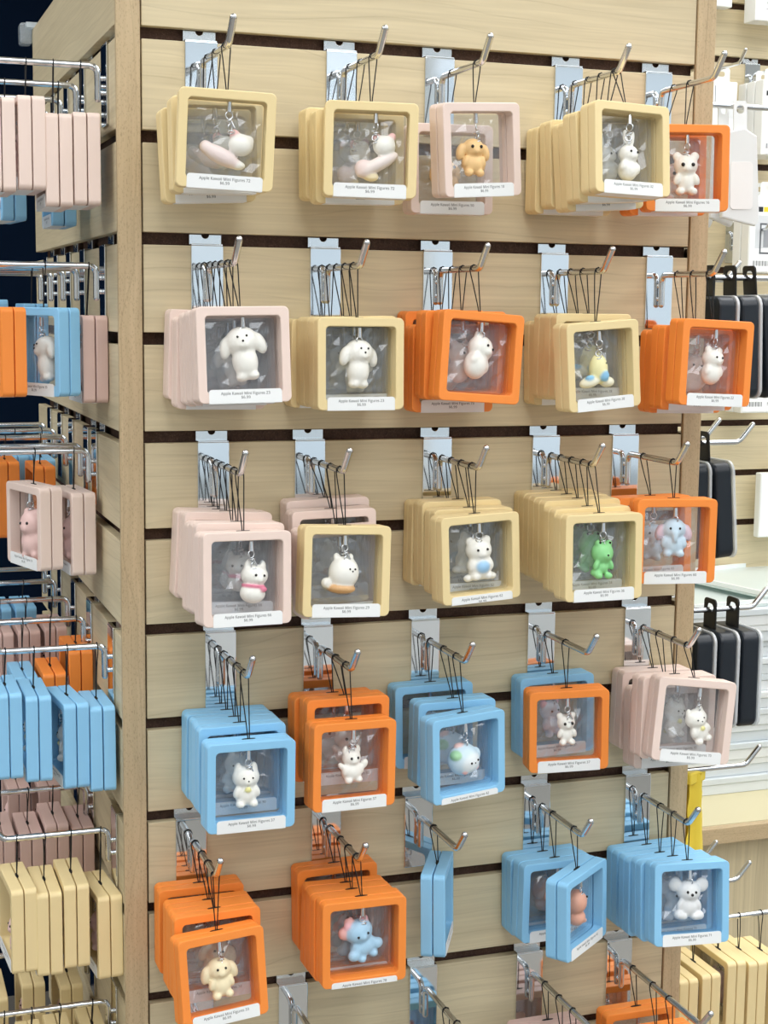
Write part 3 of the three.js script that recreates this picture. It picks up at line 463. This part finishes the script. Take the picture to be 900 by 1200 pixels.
// printed fronts of the packages on the wall
function packTex(kind) {
  const c = document.createElement('canvas'); c.width = 256; c.height = 384; const g = c.getContext('2d'); g.fillStyle = '#f6f7f6'; g.fillRect(0, 0, 256, 384);
  if (kind === 0) { g.fillStyle = '#2a2c30'; g.fillRect(14, 52, 58, 26); g.fillStyle = '#f3d23a'; g.fillRect(76, 52, 70, 26); g.fillStyle = '#d5d8da'; g.fillRect(30, 96, 200, 170); g.strokeStyle = '#5a5d62'; g.lineWidth = 9; g.strokeRect(62, 140, 150, 150); g.fillStyle = '#9a9da2'; g.fillRect(80, 160, 110, 100); g.fillStyle = '#33363a'; for (let i = 0; i < 16; i++) g.fillRect(24 + i * 6, 330, i % 3 ? 2 : 4, 26); g.fillRect(150, 334, 80, 4); g.fillRect(150, 344, 60, 3); }
  if (kind === 1) { g.fillStyle = '#e6e9ea'; g.fillRect(120, 20, 120, 200); g.fillStyle = '#8d9196'; g.fillRect(60, 20, 8, 120); g.fillStyle = '#6b6f74'; g.font = '20px sans-serif'; g.fillText('For iPhone', 40, 318); g.fillRect(40, 334, 120, 3); }
  if (kind === 2) { g.strokeStyle = '#5d5862'; g.lineWidth = 12; g.strokeRect(120, 130, 120, 150); g.fillStyle = '#cfb9c4'; g.fillRect(130, 140, 100, 130); g.fillStyle = '#42454c'; g.fillRect(150, 262, 70, 40); }
  const t = new THREE.CanvasTexture(c); t.colorSpace = THREE.SRGBColorSpace; return t;
}
const packMat = [0, 1, 2].map((k) => std(0xffffff, 0.35, { map: packTex(k) }));
function wallHook(x, gy, len, label) {
  const t = thing('wall_hook', label, 'hook', 'chrome hooks on the packaging wall');
  t.position.set(x, gy, BZ); part('bracket_plate', PLATE, M.chrome, t); part('slot_tab', TAB, M.zinc, t); part('rod', rod(len), M.steel, t); part('weld', WELD, M.zinc, t); return t;
}
const gy = (k) => 0.241 - S * k - GAP + 0.0095;
function pack(label, kind, x, top, w, h, d, z, yaw = 0) {
  const t = thing('retail_box', label, 'package', 'white packages on the wall behind'); t.position.set(x, top - h, z); t.rotation.y = yaw;
  part('box_body', box(w, h, d, 0, h / 2, 0, 0.0015), M.white, t);
  const f = new THREE.PlaneGeometry(w - 0.004, h - 0.004); f.translate(0, h / 2, d / 2 + 0.0004); part('printed_front', f, packMat[kind], t);
  const hs = rrect(0.03, 0.022, 0.004); hs.holes.push(rrect(0.014, 0.007, 0.003, THREE.Path, 0, 0.002)); part('hang_tab', extr(hs, 0.0008).translate(0, h + 0.009, 0), M.white, t);
}
// ------------------------------------------------------------------ packages
wallHook(1.062, gy(1), 0.0895, 'chrome hook on the packaging wall, uppermost groove, holding white device packages');
wallHook(1.04, gy(4), 0.0895, 'chrome hook on the packaging wall above the middle white device packages');
wallHook(1.075, gy(6), 0.0895, 'chrome hook on the packaging wall beside the black cases');
wallHook(0.985, gy(1), 0.0895, 'chrome hook on the packaging wall right beside the tower edge');
[0, 1, 2].forEach((n) => pack(`white package with black and yellow badge, ${inward[n]}, uppermost hook of the packaging wall`, 0, 1.062, gy(1) - 0.044, 0.075, 0.105, 0.02, BZ + 0.08 - n * 0.0225, 0));
[0, 1].forEach((n) => pack(`white package with black and yellow badge, ${inward[n]}, hook below the white sleeves`, 0, 1.055, gy(4) + 0.024, 0.075, 0.11, 0.02, BZ + 0.07 - n * 0.0225, 0));
[0, 1].forEach((n) => pack(`white package with a grey device picture, ${inward[n]}, hook behind the black cases`, 0, 1.06, gy(7) + 0.044, 0.075, 0.105, 0.02, BZ + 0.06 - n * 0.0225, 0));
pack('large white package with small grey print at the top of the packaging wall', 1, 1.075, 0.33, 0.105, 0.125, 0.03, BZ + 0.05, 0);
pack('narrow white package beside the tower edge at the top of the packaging wall', 1, 0.975, 0.33, 0.05, 0.105, 0.02, BZ + 0.03, 0);
pack('white package with a round red mark beside the tower edge', 1, 0.985, gy(1) - 0.044, 0.05, 0.09, 0.014, BZ + 0.04, 0);
pack('white card package picturing a pink phone strap on the packaging wall', 2, 1.125, gy(9) - 0.002, 0.085, 0.098, 0.014, BZ + 0.03, 0);

renderer.render(scene, camera);
